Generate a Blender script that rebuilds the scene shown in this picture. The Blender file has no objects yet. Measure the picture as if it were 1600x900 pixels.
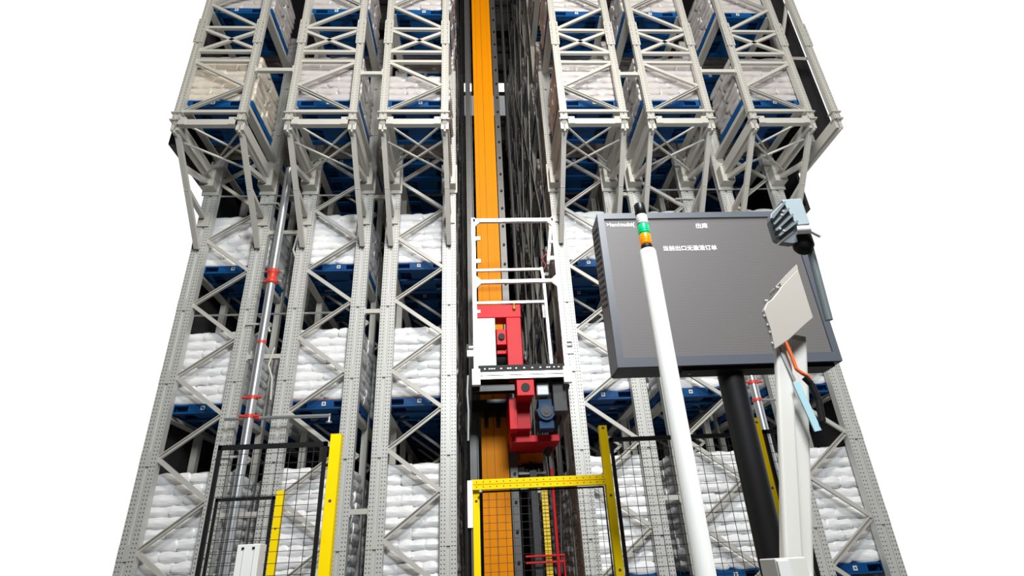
import bpy, math, random
from mathutils import Vector, Matrix

S = bpy.context.scene
COL = S.collection
random.seed(7)

# ------------------------------------------------------------------ camera
cam_d = bpy.data.cameras.new('camera')
cam = bpy.data.objects.new('camera', cam_d)
COL.objects.link(cam)
R1 = Vector((0.99780626, -0.04653991, -0.0470819))
U1 = Vector((0.0212109, -0.44895065, 0.89330477))
FW = Vector((0.06271177, 0.89234374, 0.44697862))
M = Matrix((R1, U1, -FW)).transposed().to_4x4()
M.translation = Vector((0, 0, 1.6))
cam.matrix_world = M
cam_d.sensor_width = 36.0
cam_d.lens = 878.8 / 1600 * 36.0
cam_d.clip_end = 300
S.camera = cam

# ------------------------------------------------------------------ world, lights, exposure
w = bpy.data.worlds.new('world'); S.world = w
w.use_nodes = True
bg = w.node_tree.nodes['Background']
bg.inputs[0].default_value = (1.0, 1.0, 1.0, 1)
bg.inputs[1].default_value = 1.0
S.view_settings.view_transform = 'Standard'
S.view_settings.look = 'None'
S.view_settings.exposure = 0.25
S.view_settings.gamma = 1.0
S.view_settings.use_curve_mapping = False


def area(name, loc, target, size, power, color=(1, 1, 1), sy=None):
    l = bpy.data.lights.new(name, 'AREA')
    l.energy = power; l.color = color; l.size = size
    if sy:
        l.shape = 'RECTANGLE'; l.size_y = sy
    o = bpy.data.objects.new(name, l); COL.objects.link(o)
    o.location = loc
    o.rotation_euler = (Vector(target) - Vector(loc)).to_track_quat('-Z', 'Y').to_euler()
    return o


area('hall_lamp', (1.4, -2.0, 8.6), (0.6, 10, 3.2), 2.2, 1080, (0.95, 0.98, 1.0))
area('hall_lamp', (1.5, -0.5, 14.0), (0.8, 9, 8.3), 2.0, 1020, (1.0, 0.94, 0.86))

# ------------------------------------------------------------------ materials
MATS = {}


def mat(name, color, rough=0.5, metal=0.0, bump=0.0, scale=20.0, var=0.0, emit=None, estr=0.0, coat=0.0, stretch=None, spec=0.5):
    if name in MATS:
        return MATS[name]
    m = bpy.data.materials.new(name); m.use_nodes = True
    nt = m.node_tree; b = nt.nodes['Principled BSDF']
    b.inputs['Base Color'].default_value = (*color, 1)
    b.inputs['Roughness'].default_value = rough
    b.inputs['Metallic'].default_value = metal
    b.inputs['Specular IOR Level'].default_value = spec
    if coat:
        b.inputs['Coat Weight'].default_value = coat
        b.inputs['Coat Roughness'].default_value = 0.15
    tc = nt.nodes.new('ShaderNodeTexCoord')
    mp = nt.nodes.new('ShaderNodeMapping')
    nt.links.new(tc.outputs['Object'], mp.inputs[0])
    if stretch:
        mp.inputs['Scale'].default_value = stretch
    nz = nt.nodes.new('ShaderNodeTexNoise')
    nz.inputs['Scale'].default_value = scale
    nz.inputs['Detail'].default_value = 4
    nt.links.new(mp.outputs[0], nz.inputs['Vector'])
    if var:
        mx = nt.nodes.new('ShaderNodeMix'); mx.data_type = 'RGBA'
        mx.inputs['A'].default_value = (*[c * (1 - var) for c in color], 1)
        mx.inputs['B'].default_value = (*[min(1, c * (1 + var)) for c in color], 1)
        nt.links.new(nz.outputs['Fac'], mx.inputs['Factor'])
        nt.links.new(mx.outputs['Result'], b.inputs['Base Color'])
    if bump:
        bp = nt.nodes.new('ShaderNodeBump')
        bp.inputs['Strength'].default_value = bump
        bp.inputs['Distance'].default_value = 0.02
        nt.links.new(nz.outputs['Fac'], bp.inputs['Height'])
        nt.links.new(bp.outputs[0], b.inputs['Normal'])
    if emit:
        b.inputs['Emission Color'].default_value = (*emit, 1)
        b.inputs['Emission Strength'].default_value = estr
    MATS[name] = m
    return m


def math_node(nt, op, a, b=None, c=None):
    n = nt.nodes.new('ShaderNodeMath'); n.operation = op
    for i, v in enumerate((a, b, c)):
        if v is None:
            continue
        if isinstance(v, (int, float)):
            n.inputs[i].default_value = v
        else:
            nt.links.new(v, n.inputs[i])
    return n.outputs[0]


def perforated(name, color, cols, pitch, rad, rough=0.45, metal=0.2, axis='Z', cross='X', spec=0.5):
    """painted steel with rows of punched holes"""
    m = mat(name, color, rough, metal, var=0.05, scale=6, spec=spec)
    nt = m.node_tree; b = nt.nodes['Principled BSDF']
    src = b.inputs['Base Color'].links[0].from_socket
    tc = nt.nodes.new('ShaderNodeTexCoord')
    sp = nt.nodes.new('ShaderNodeSeparateXYZ')
    nt.links.new(tc.outputs['Object'], sp.inputs[0])
    ax = math_node(nt, 'ABSOLUTE', sp.outputs[cross])
    d = None
    for c in cols:
        k = math_node(nt, 'ABSOLUTE', math_node(nt, 'SUBTRACT', ax, c))
        d = k if d is None else math_node(nt, 'MINIMUM', d, k)
    z = math_node(nt, 'FRACT', math_node(nt, 'ADD', math_node(nt, 'DIVIDE', sp.outputs[axis], pitch), 100.0))
    z = math_node(nt, 'MULTIPLY', math_node(nt, 'ABSOLUTE', math_node(nt, 'SUBTRACT', z, 0.5)), pitch)
    r = math_node(nt, 'SQRT', math_node(nt, 'ADD', math_node(nt, 'MULTIPLY', d, d), math_node(nt, 'MULTIPLY', z, z)))
    f = math_node(nt, 'LESS_THAN', r, rad)
    mx = nt.nodes.new('ShaderNodeMix'); mx.data_type = 'RGBA'
    nt.links.new(f, mx.inputs['Factor'])
    nt.links.new(src, mx.inputs['A'])
    mx.inputs['B'].default_value = (0.08, 0.08, 0.08, 1)
    nt.links.new(mx.outputs['Result'], b.inputs['Base Color'])
    return m


STEEL = mat('pale_rack_steel', (0.52, 0.51, 0.465), 0.45, 0.1, var=0.05, scale=5)
UPR = perforated('perforated_rack_steel', (0.56, 0.565, 0.54), (0.062, 0.112), 0.065, 0.0105)
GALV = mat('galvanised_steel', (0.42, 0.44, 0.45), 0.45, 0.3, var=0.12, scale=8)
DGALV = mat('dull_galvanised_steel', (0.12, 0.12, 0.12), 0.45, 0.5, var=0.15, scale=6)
PIPE = mat('pipe_zinc', (0.50, 0.52, 0.54), 0.32, 0.7, var=0.12, scale=6)
RED = mat('red_paint', (0.62, 0.012, 0.02), 0.45, 0.0, spec=0.2, var=0.08, scale=4)
REDC = mat('red_coupling', (0.62, 0.05, 0.03), 0.45)
ORANGE = mat('orange_paint', (0.80, 0.27, 0.0), 0.5, 0.0, spec=0.12, var=0.05, scale=3)
ORANGE_D = mat('orange_seam', (0.25, 0.07, 0.0), 0.6)
YELLOW = perforated('yellow_paint', (0.93, 0.68, 0.0), (0.0,), 0.62, 0.013, 0.5, 0.0, spec=0.15)
YHOLE = perforated('yellow_punched_beam', (0.90, 0.64, 0.0), (0.022,), 0.062, 0.006, 0.5, 0.0, axis='X', cross='Z', spec=0.15)
YPLAIN = mat('yellow_chain', (0.85, 0.60, 0.02), 0.45, var=0.15, scale=20)
BLACK = mat('black_paint', (0.010, 0.010, 0.011), 0.5, spec=0.2)
BLACKG = mat('gloss_black_panel', (0.010, 0.010, 0.011), 0.35, 0.0, spec=0.3)
WIRE = mat('mesh_wire', (0.03, 0.03, 0.032), 0.45, 0.3)
BLUE = mat('blue_plastic', (0.002, 0.066, 0.22), 0.5, 0.0, spec=0.25, var=0.18, scale=3)
BLUEM = mat('blue_motor_paint', (0.006, 0.045, 0.12), 0.5, spec=0.2)
BLUED = mat('dark_recess', (0.004, 0.012, 0.03), 0.7)
WHITEP = mat('white_paint', (0.80, 0.81, 0.79), 0.3, coat=0.3)
ALU = mat('white_aluminium_profile', (0.78, 0.79, 0.80), 0.32, 0.25)
BEIGE = mat('beige_sheet_metal', (0.45, 0.42, 0.375), 0.45, var=0.03, scale=3)
OFFW = mat('offwhite_machine_paint', (0.72, 0.71, 0.67), 0.38, var=0.03, scale=3)
CABG = mat('light_grey_cabinet', (0.55, 0.59, 0.58), 0.42)
DGREY = mat('dark_grey_motor_housing', (0.055, 0.058, 0.062), 0.5, spec=0.25)
MONF = mat('charcoal_monitor_case', (0.085, 0.095, 0.115), 0.42)
TEXT = mat('lit_screen_text', (0.9, 0.9, 0.9), 0.5, emit=(1, 1, 1), estr=0.9)
CARD = mat('brown_cardboard', (0.30, 0.15, 0.07), 0.8, var=0.15, scale=8)
STICK = mat('white_sticker', (0.8, 0.8, 0.78), 0.6)
STICKD = mat('sticker_print', (0.15, 0.15, 0.15), 0.6)
ROOF = mat('dark_roof_sheet', (0.10, 0.10, 0.095), 0.6, var=0.2, scale=2)
WALLM = mat('depth_shade_cladding', (0.018, 0.018, 0.02), 0.7, var=0.2, scale=1)  # near-black: the shade of the rack depths is put into the colour
FLOORM = mat('grey_floor', (0.10, 0.10, 0.10), 0.5, var=0.12, scale=0.8)
SKYL = mat('pale_roof_light', (0.4, 0.4, 0.4), 0.6, emit=(0.8, 0.85, 0.85), estr=0.28)
LAMP = mat('lit_lamp_glass', (0.9, 0.9, 0.9), 0.4, emit=(1, 1, 0.97), estr=3.0)
TUBE = mat('lit_tube_lamp', (0.9, 0.9, 0.85), 0.4, emit=(1, 0.97, 0.82), estr=2.0)
GREENL = mat('green_lens', (0.0, 0.55, 0.20), 0.25, emit=(0, 0.6, 0.2), estr=0.25, coat=0.5)
ORNL = mat('orange_lens', (0.95, 0.28, 0.0), 0.25, emit=(1.0, 0.3, 0), estr=0.3, coat=0.5)
CLEARL = mat('clear_white_lens', (0.82, 0.86, 0.84), 0.2, coat=0.5)
SENS = mat('blue_grey_die_cast', (0.36, 0.43, 0.46), 0.42, 0.1, var=0.05, scale=20)
SENSD = mat('dark_blue_grey_die_cast', (0.16, 0.19, 0.20), 0.5, 0.1, var=0.05, scale=20)
RUBBER = mat('black_rubber', (0.012, 0.012, 0.012), 0.6, spec=0.15)
ORCABLE = mat('orange_cable_jacket', (0.75, 0.14, 0.03), 0.4)
LBLUE = mat('pale_blue_strip', (0.42, 0.66, 0.74), 0.4)
BRASS = mat('brass', (0.7, 0.4, 0.08), 0.35, 0.7)


def bag_mat(name, color, rough):
    m = mat(name, color, rough, 0.0, bump=0.9, scale=5.0, var=0.10, coat=0.5, stretch=(1.0, 1.0, 3.5))
    return m


BAGW = bag_mat('white_bag_film', (0.84, 0.85, 0.86), 0.34)
BAGS = bag_mat('silver_bag_film', (0.50, 0.475, 0.465), 0.30)
BAGC = bag_mat('cream_bag_film', (0.64, 0.58, 0.49), 0.34)

SCR = mat('led_screen_surface', (0.05, 0.047, 0.047), 0.55, emit=(0.105, 0.098, 0.10), estr=1.0)
_nt = SCR.node_tree; _b = _nt.nodes['Principled BSDF']
_tc = _nt.nodes.new('ShaderNodeTexCoord'); _wv = _nt.nodes.new('ShaderNodeTexWave')
_wv.wave_type = 'BANDS'; _wv.bands_direction = 'Z'
_wv.inputs['Scale'].default_value = 14; _wv.inputs['Distortion'].default_value = 6
_wv.inputs['Detail Scale'].default_value = 0.4
_nt.links.new(_tc.outputs['Object'], _wv.inputs['Vector'])
_mx = _nt.nodes.new('ShaderNodeMix'); _mx.data_type = 'RGBA'
_mx.inputs['A'].default_value = (0.075, 0.069, 0.069, 1); _mx.inputs['B'].default_value = (0.092, 0.085, 0.085, 1)
_nt.links.new(_wv.outputs['Fac'], _mx.inputs['Factor'])
_nt.links.new(_mx.outputs['Result'], _b.inputs['Emission Color'])

# ------------------------------------------------------------------ mesh helpers


class MB:
    def __init__(s):
        s.v = []; s.f = []; s.mi = []; s.sm = []

    def add(s, vs, fs, mi=0, sm=False):
        o = len(s.v)
        s.v += [tuple(v) for v in vs]
        s.f += [tuple(i + o for i in f) for f in fs]
        s.mi += [mi] * len(fs); s.sm += [sm] * len(fs)
        return s

    def box(s, x0, x1, y0, y1, z0, z1, mi=0):
        vs = [(x, y, z) for z in (z0, z1) for y in (y0, y1) for x in (x0, x1)]
        return s.add(vs, [(0, 2, 3, 1), (4, 5, 7, 6), (0, 1, 5, 4), (2, 6, 7, 3), (0, 4, 6, 2), (1, 3, 7, 5)], mi)

    def prism(s, p, q, prof, up=(0, 0, 1), mi=0, cap=True):
        """extrude a closed (u,v) profile from p to q; v runs along 'up' made square to the axis"""
        p = Vector(p); q = Vector(q); d = (q - p).normalized()
        up = Vector(up); u = d.cross(up)
        if u.length < 1e-4:
            u = d.cross(Vector((0, 1, 0)))
        u.normalize(); v = u.cross(d).normalized()
        n = len(prof)
        vs = [p + u * a + v * b for a, b in prof] + [q + u * a + v * b for a, b in prof]
        fs = [(i, (i + 1) % n, n + (i + 1) % n, n + i) for i in range(n)]
        if cap:
            fs += [tuple(range(n - 1, -1, -1)), tuple(range(n, 2 * n))]
        return s.add(vs, fs, mi)

    def bar(s, p, q, w_, h, up=(0, 0, 1), mi=0):
        a, b = w_ / 2, h / 2
        return s.prism(p, q, [(-a, -b), (a, -b), (a, b), (-a, b)], up, mi)

    def tube(s, p, q, r, n=12, mi=0, r2=None):
        p = Vector(p); q = Vector(q); d = (q - p).normalized()
        u = d.orthogonal().normalized(); v = d.cross(u)
        r2 = r if r2 is None else r2
        vs = []
        for c, rr in ((p, r), (q, r2)):
            vs += [c + (u * math.cos(2 * math.pi * i / n) + v * math.sin(2 * math.pi * i / n)) * rr for i in range(n)]
        s.add(vs, [(i, (i + 1) % n, n + (i + 1) % n, n + i) for i in range(n)], mi, True)
        s.add(vs, [tuple(range(n - 1, -1, -1)), tuple(range(n, 2 * n))], mi)
        return s

    def path(s, pts, r, n=8, mi=0):
        for a, b in zip(pts[:-1], pts[1:]):
            s.tube(a, b, r, n, mi)
        return s

    def lathe(s, c, prof, n=20, mi=0):
        """prof: (radius, z) pairs round a vertical axis at c"""
        vs = []
        for r, z in prof:
            vs += [(c[0] + r * math.cos(2 * math.pi * i / n), c[1] + r * math.sin(2 * math.pi * i / n), c[2] + z) for i in range(n)]
        fs = []
        for k in range(len(prof) - 1):
            fs += [(k * n + i, k * n + (i + 1) % n, (k + 1) * n + (i + 1) % n, (k + 1) * n + i) for i in range(n)]
        s.add(vs, fs, mi, True)
        s.add(vs[:n], [tuple(range(n - 1, -1, -1))], mi)
        s.add(vs[-n:], [tuple(range(n))], mi)
        return s

    def poly(s, pts, y0, y1, mi=0):
        """outline in XZ given thickness along Y"""
        n = len(pts)
        vs = [(x, y0, z) for x, z in pts] + [(x, y1, z) for x, z in pts]
        fs = [tuple(range(n)), tuple(range(2 * n - 1, n - 1, -1))] + [(i, n + i, n + (i + 1) % n, (i + 1) % n) for i in range(n)]
        return s.add(vs, fs, mi)

    def mesh(s, name, mats, bevel=0):
        me = bpy.data.meshes.new(name)
        me.from_pydata(s.v, [], s.f)
        for m in (mats if isinstance(mats, (list, tuple)) else [mats]):
            me.materials.append(m)
        me.polygons.foreach_set('material_index', s.mi)
        me.polygons.foreach_set('use_smooth', s.sm)
        me.update()
        return me


def link(name, me, parent=None, loc=(0, 0, 0), rot=None):
    o = bpy.data.objects.new(name, me); COL.objects.link(o)
    o.location = loc
    if rot:
        o.rotation_euler = rot
    if parent:
        o.parent = parent
    return o


def obj(name, mb, m, parent=None, loc=(0, 0, 0), rot=None, bevel=0.0):
    o = link(name, mb.mesh(name, m), parent, loc, rot)
    if bevel:
        b = o.modifiers.new('bevel', 'BEVEL'); b.width = bevel; b.segments = 2; b.limit_method = 'ANGLE'
    return o


def tag(o, label, cat, group=None, kind=None):
    o['label'] = label; o['category'] = cat
    if group:
        o['group'] = group
    if kind:
        o['kind'] = kind
    return o


def thing(name, label, cat, loc=(0, 0, 0), group=None):
    return tag(link(name, None, None, loc), label, cat, group)


def struct(name, mb, m, loc=(0, 0, 0)):
    o = obj(name, mb, m, None, loc); o['kind'] = 'structure'
    return o


# ------------------------------------------------------------------ the hall
struct('floor', MB().box(-14, 14, -14, 34, -0.1, 0), FLOORM)
c = MB().box(-5.8, 7.1, -9, 34, 24.0, 24.15)  # stretch in front of the racks is unseen, added to block overhead world light
for i in range(48):
    y = 10.4 + i * 0.5
    c.box(-5.8, 7.1, y, y + 0.18, 23.9, 24.0)
for y in (13, 17, 19.2, 24.5, 29):
    c.box(-5.8, 7.1, y, y + 0.35, 23.2, 23.9)
struct('ceiling', c, ROOF)
f = MB().box(-14, 14, -14, -13.8, 0, 24.15)
struct('unseen_wall_front', f, WALLM)  # unseen wall behind the camera, added to cut the white ambient light
struct('unseen_light_blocker_1', MB().box(-14, -13.8, -13.8, 9.5, 0, 24).box(13.8, 14, -13.8, 4.5, 0, 24).box(-13.8, -5.8, -13.8, 4.5, 24, 24.15).box(7.1, 13.8, -13.8, 4.5, 24, 24.15).box(-5.8, 7.1, -13.8, -9, 24, 24.15), WALLM)  # unseen side walls and roof slabs, added to keep world light off the racks
struct('wall_back', MB().box(-5.8, 7.1, 34, 34.2, 0, 24.15), WALLM)
struct('added_wall_left', MB().box(-5.85, -5.75, 10.4, 34, 0, 9.2).box(-5.85, -5.75, 8.7, 34, 9.2, 24.15), WALLM)  # added dark sheet, hides the white world and stands in for shaded depth
struct('added_wall_right', MB().box(7.0, 7.1, 10.3, 34, 0, 8.6).box(7.0, 7.62, 10.3, 34, 8.6, 8.7).box(7.55, 7.62, 10.3, 34, 8.7, 9.6).box(7.55, 7.62, 8.8, 34, 9.6, 24.15), WALLM)  # added dark sheet, stepped outward higher up, standing in for the dark rack interior
sk = struct('window_1', MB().box(-1.0, 2.0, 21.9, 23.3, 23.86, 23.9), SKYL)
for x, lab in ((-0.35, 'lit rectangular ceiling lamp far up, left of the orange mast'),
               (1.45, 'lit rectangular ceiling lamp far up, right of the orange mast')):
    t = thing('ceiling_lamp', lab, 'lamp', (x, 21.2, 23.75), 'ceiling lamps over the aisle')
    obj('housing', MB().box(-.34, .34, -.3, .3, 0.02, .15), ROOF, t)
    obj('diffuser', MB().box(-.3, .3, -.26, .26, -0.01, .02), LAMP, t)

# ------------------------------------------------------------------ rack geometry
# columns of racking (left post x, right post x)
COLS = [(-5.555, -4.375), (-3.49, -2.30), (-1.725, -0.545), (1.775, 2.965), (3.515, 4.705), (5.595, 6.785)]
CN = ['outer left column', 'middle left column', 'inner left column',
      'inner right column', 'middle right column', 'outer right column']
YM, YU = 10.0, 8.26
ZK = lambda k: 2.12 + 0.715 * k

# lower perforated upright
UH = 12.6


def upright_mesh(h):
    mb = MB()
    prof = [(-.138, 0), (-.028, 0), (-.028, .03), (.028, .03), (.028, 0), (.138, 0), (.138, .15), (.10, .15), (.10, .03), (-.10, .03), (-.10, .15), (-.138, .15)]
    n = len(prof)
    vs = [(x, y, 0) for x, y in prof] + [(x, y, h) for x, y in prof]
    mb.add(vs, [(i, n + i, n + (i + 1) % n, (i + 1) % n) for i in range(n)])
    k = 0
    z = 0.68
    while z < h:
        mb.box(-.138, .138, -.006, 0.012, z - .12, z + .12)
        z += 1.43
    mb.box(-.16, .16, -.03, .17, 0, .02)
    return mb.mesh('upright', [UPR])


UPM = upright_mesh(UH)


def deep_upright(h):
    mb = MB().box(-.06, .06, 0, .12, 0, h)
    mb.box(-.06, -.02, -.012, 0, .02, h).box(.02, .06, -.012, 0, .02, h).box(-.13, .13, -.03, .15, 0, .02)
    return mb.mesh('upright', [STEEL])


UPD = deep_upright(16.0)
UPD_TALL = deep_upright(23.0)

CPROF = [(-.035, -.028), (.035, -.028), (.035, -.018), (-.02, -.018), (-.02, .018), (.035, .018), (.035, .028), (-.035, .028)]


def brace_mesh(dx, dz, flip=False, w_=.07, dark=False):
    mb = MB()
    a = w_ / 2
    if dx == 0 or not flip:
        mb.prism((0, 0, 0), (dx, 0, dz), [(-a, -.025), (a, -.025), (a, .025), (-a, .025)], (0, 1, 0))
    else:
        # open channel: groove faces the front
        pr = [(-a, -.028), (-a + .014, -.028), (-a + .014, .016), (a - .014, .016), (a - .014, -.028), (a, -.028), (a, .028), (-a, .028)]
        mb.prism((0, 0, 0), (dx, 0, dz), pr, (0, 1, 0))
    return mb.mesh('brace', [STEEL])


IW = 1.19 - .25
BR_UP = brace_mesh(IW, .715, True)      # rising to the right
BR_DN = brace_mesh(IW, -.715, False)
BR_UP2 = brace_mesh(IW, .715, False)
BR_DN2 = brace_mesh(IW, -.715, True)

for ci, (xl, xr) in enumerate(COLS):
    t = thing('pallet_rack', 'pale perforated steel rack at the front of the ' + CN[ci], 'rack frame', (xl, YM, 0), 'front rack frames')
    link('upright', UPM, t, (0, 0, 0)); link('upright', UPM, t, (xr - xl, 0, 0))
    # which side has the k = even nodes
    leftfirst = ci in (0, 2, 4)
    if ci in (3, 5):
        leftfirst = False
    if ci == 1:
        leftfirst = False
    for k in range(-2, 12):
        z = ZK(k)
        even = (k % 2 == 0)
        # k even node is on the left for 'leftfirst' columns
        up = even if leftfirst else not even
        if z < 0.3:
            continue
        if up:
            link('brace', BR_UP, t, (.125, .05, z))
        else:
            link('brace', BR_DN2 if False else BR_DN, t, (.125, .05, z + .715))
    mb = MB().bar((.1, .07, .35), (1.09, .07, .35), .06, .09)
    obj('cross_tube', mb, STEEL, t)

# upper overhanging frame
ZB = 9.42        # underside joint
ZT = 16.2


def upper_post_mesh():
    mb = MB()
    prof = [(-.07, 0), (-.018, 0), (-.018, .02), (.018, .02), (.018, 0), (.07, 0), (.07, .1), (-.07, .1)]
    n = len(prof); h = ZT - ZB
    vs = [(x, y, 0) for x, y in prof] + [(x, y, h) for x, y in prof]
    mb.add(vs, [(i, n + i, n + (i + 1) % n, (i + 1) % n) for i in range(n)])
    mb.box(-.10, .10, -.02, .12, -.03, .0)
    mb.box(-.10, .10, -.03, .12, .14, .165)
    mb.box(-.09, .09, -.016, .0, 2.05, 2.75)     # splice plate
    for zz in (2.12, 2.25, 2.38, 2.5, 2.62):
        for xx in (-.06, .05):
            mb.box(xx - .01, xx + .01, -.03, -.016, zz, zz + .02)
    return mb.mesh('post', [perforated('perforated_post_steel', (0.51, 0.50, 0.455), (0.045,), 0.07, 0.009)])


UPP = upper_post_mesh()


def legs_bm():
    mb = MB()
    mb.bar((0, 0.03, ZB - .03), (0, 1.70, 7.62), .095, .075, (0, 1, 0.3))
    return mb


def strut_bm():
    mb = MB()
    mb.bar((0, .66, 8.80), (0, 1.55, 9.12), .09, .09)
    return mb


def strut2_bm():
    mb = MB()
    mb.bar((0, .88, 8.47), (0, 1.62, 8.34), .09, .08)
    mb.box(-.11, .11, 1.70, 1.735, 8.15, 8.5)
    return mb


ARM = MB().bar((0, .05, ZB - .10), (0, 1.5, ZB - .10), .15, .24)
ARM.box(-.015, .015, .05, 1.5, ZB - .27, ZB + .02)
ARM_M = ARM.mesh('arm', [STEEL])
SHOE = MB().box(-.14, .14, 1.48, 1.735, ZB - .42, ZB - .0)
SHOE.box(-.17, .17, 1.70, 1.735, ZB - .5, ZB + .25)
SHOE_M = SHOE.mesh('shoe', [STEEL])
LEG_M = legs_bm().mesh('leg', [STEEL]); ST_M = strut_bm().mesh('strut', [STEEL]); ST2_M = strut2_bm().mesh('strut', [STEEL])
UW = 1.19

for ci, (xl, xr) in enumerate(COLS):
    t = thing('rack_overhang', 'cream steel overhang with sloping legs, high on the ' + CN[ci], 'rack frame', (xl, YU, 0), 'overhanging rack frames')
    for x in (0, xr - xl):
        link('post', UPP, t, (x, 0, ZB)); link('arm', ARM_M, t, (x, 0, 0)); link('shoe', SHOE_M, t, (x, 0, 0))
        link('leg', LEG_M, t, (x, 0, 0)); link('strut', ST_M, t, (x, 0, 0)); link('strut', ST2_M, t, (x, 0, 0))
    L = xr - xl
    obj('cross_beam', MB().bar((.07, .04, 9.34), (L - .07, .04, 9.34), .10, .13).box(.07, .2, -.02, .1, 9.28, 9.45).box(L - .2, L - .07, -.02, .1, 9.28, 9.45), STEEL, t)
    for z in (9.64, 10.99, 11.27, 11.96):
        obj('cross_tube', MB().bar((.06, .05, z), (L - .06, .05, z), .06, .065), STEEL, t)
    m = 1 if ci in (0, 2, 4) else -1     # mirrored zigzag

    def seg(x0, z0, x1, z1, name='brace', g=False):
        if m < 0:
            x0, x1 = L - x0, L - x1
        mb = MB()
        a = .034
        if g:
            pr = [(-a, -.028), (-a + .014, -.028), (-a + .014, .016), (a - .014, .016), (a - .014, -.028), (a, -.028), (a, .028), (-a, .028)]
        else:
            pr = [(-a, -.025), (a, -.025), (a, .025), (-a, .025)]
        mb.prism((x0, .05, z0), (x1, .05, z1), pr, (0, 1, 0))
        obj(name, mb, STEEL, t)
    a, b = .07, L - .07
    if ci == 3 or ci == 1 or ci == 5:
        pass
    seg(a, 9.66, b, 10.30, g=True)
    seg(b, 10.33, a, 10.95)
    seg(a, 11.30, b, 11.86); seg(b, 11.36, a, 11.90)
    seg(b, 12.0, a, 12.66, g=False)
    seg(a, 12.7, b, 13.4, g=True); seg(b, 13.43, a, 14.1); seg(a, 14.1, b, 14.8)
    # flat cross bracing between the arms
    for zz, y0, y1 in ((9.15, .35, 1.30), (9.55, .30, 1.5)):
        for s_ in (0, 1):
            q = MB().bar((.05 if s_ == 0 else L - .05, y0, zz + .02 * s_), (L - .05 if s_ == 0 else .05, y1, zz + .02 * s_), .035, .035)
            obj('cross_rod', q, STEEL, t)

# row spacers tying neighbouring frames


def spacer(x0, x1, y, z, lab):
    o = obj('row_spacer', MB().bar((0, 0, 0), (x1 - x0, 0, 0), .07, .085).box(-.01, .01, -.06, .06, -.08, .08).box(x1 - x0 - .01, x1 - x0 + .01, -.06, .06, -.08, .08), STEEL, None, (x0, y, z))
    tag(o, lab, 'spacer bar', 'short bars between rack frames')


HN = {10.65: 'high at the overhang', 8.9: 'just under the overhang', 8.03: 'a little below the overhang', 6.2: 'at mid height',
      5.33: 'below mid height', 2.57: 'low down', 2.6: 'low down'}
for a, b, nm in ((1, 2, 'left of the inner left column'), (3, 4, 'right of the inner right column')):
    x0 = COLS[a][1]; x1 = COLS[b][0]
    spacer(x0 + .08, x1 - .08, YU + .05, 10.65, f'short steel bar {HN[10.65]}, in the gap {nm}')
    for z in (8.9, 6.2, 2.57):
        spacer(x0 + .14, x1 - .14, YM + .08, z, f'short steel bar {HN[z]}, in the gap {nm}')
for a, b, nm in ((0, 1, 'right of the outer left column'), (4, 5, 'left of the outer right column')):
    x0 = COLS[a][1]; x1 = COLS[b][0]
    spacer(x0 + .08, x1 - .08, YU + .05, 10.74, f'longer steel bar high at the overhang, {nm}')
    for z in (8.03, 5.33, 2.6):
        spacer(x0 + .14, x1 - .14, YM + .08, z, f'longer steel bar {HN[z]}, {nm}')

# end post glimpsed at the top right corner
t = thing('rack_post', 'cream steel rack post cut by the top right corner of the photo', 'rack post', (7.335, YU, 0))
link('post', UPP, t, (0, 0, ZB)); link('post', UPP, t, (0, .9, ZB)); link('arm', ARM_M, t)
obj('brace', MB().bar((0, .1, 11.2), (0, .95, 12.2), .06, .06).bar((0, .95, 12.2), (0, .1, 13.1), .06, .06), STEEL, t)

# deeper frames and pallet rails
PITCH = 1.45
NROW = [4, 4, 9, 9, 4, 4]
DEEP = ['first', 'second', 'third', 'fourth', 'fifth', 'sixth', 'seventh', 'eighth', 'ninth']
for ci, (xl, xr) in enumerate(COLS):
    tall = ci in (2, 3)
    bm = MB()
    for k in range(0, 26 if tall else 20):
        z = ZK(k - 2) + .2
        a, b = (.1, xr - xl - .1) if k % 2 else (xr - xl - .1, .1)
        bm.bar((a, .08, z), (b, .08, z + .715), .06, .05)
    brm = bm.mesh('bracing', [STEEL])
    for r in range(1, NROW[ci]):
        y = YM + .05 + PITCH * r
        t = thing('pallet_rack', f'shaded steel rack bay, {DEEP[r-1]} behind the front one, {CN[ci]}', 'rack frame', (xl, y, 0), 'rack frames behind the front ones')
        um = UPD_TALL if tall else UPD
        for x in (0, xr - xl):
            link('upright', um, t, (x, 0, 0))
        link('bracing', brm, t)
    zs = [1.25, 4.36, 7.2, 9.92, 12.62] + ([15.35, 18.1, 20.85] if tall else [])
    LV = ['lowest', 'second', 'third', 'fourth', 'fifth', 'sixth', 'seventh', 'eighth']
    for li, z in enumerate(zs):
        y0 = YU + .12 if li >= 3 else YM + .17
        y1 = YM + PITCH * NROW[ci]
        for sx, x in (('left', xl), ('right', xr)):
            rail = MB().bar((0, 0, -.05), (0, y1 - y0, -.05), .10, .10)
            rail.bar((.05 if sx == 'left' else -.05, 0, -.095), (.05 if sx == 'left' else -.05, y1 - y0, -.095), .1, .012)
            o = obj('pallet_rail', rail, STEEL, None, (x, y0, z - .003))
            tag(o, f'{sx} steel rail under the pallets, {LV[li]} tier, {CN[ci]}', 'rail', 'rails carrying the pallets')

# ------------------------------------------------------------------ pallets
PW, PD, PH = 1.30, 1.12, 0.165


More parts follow.
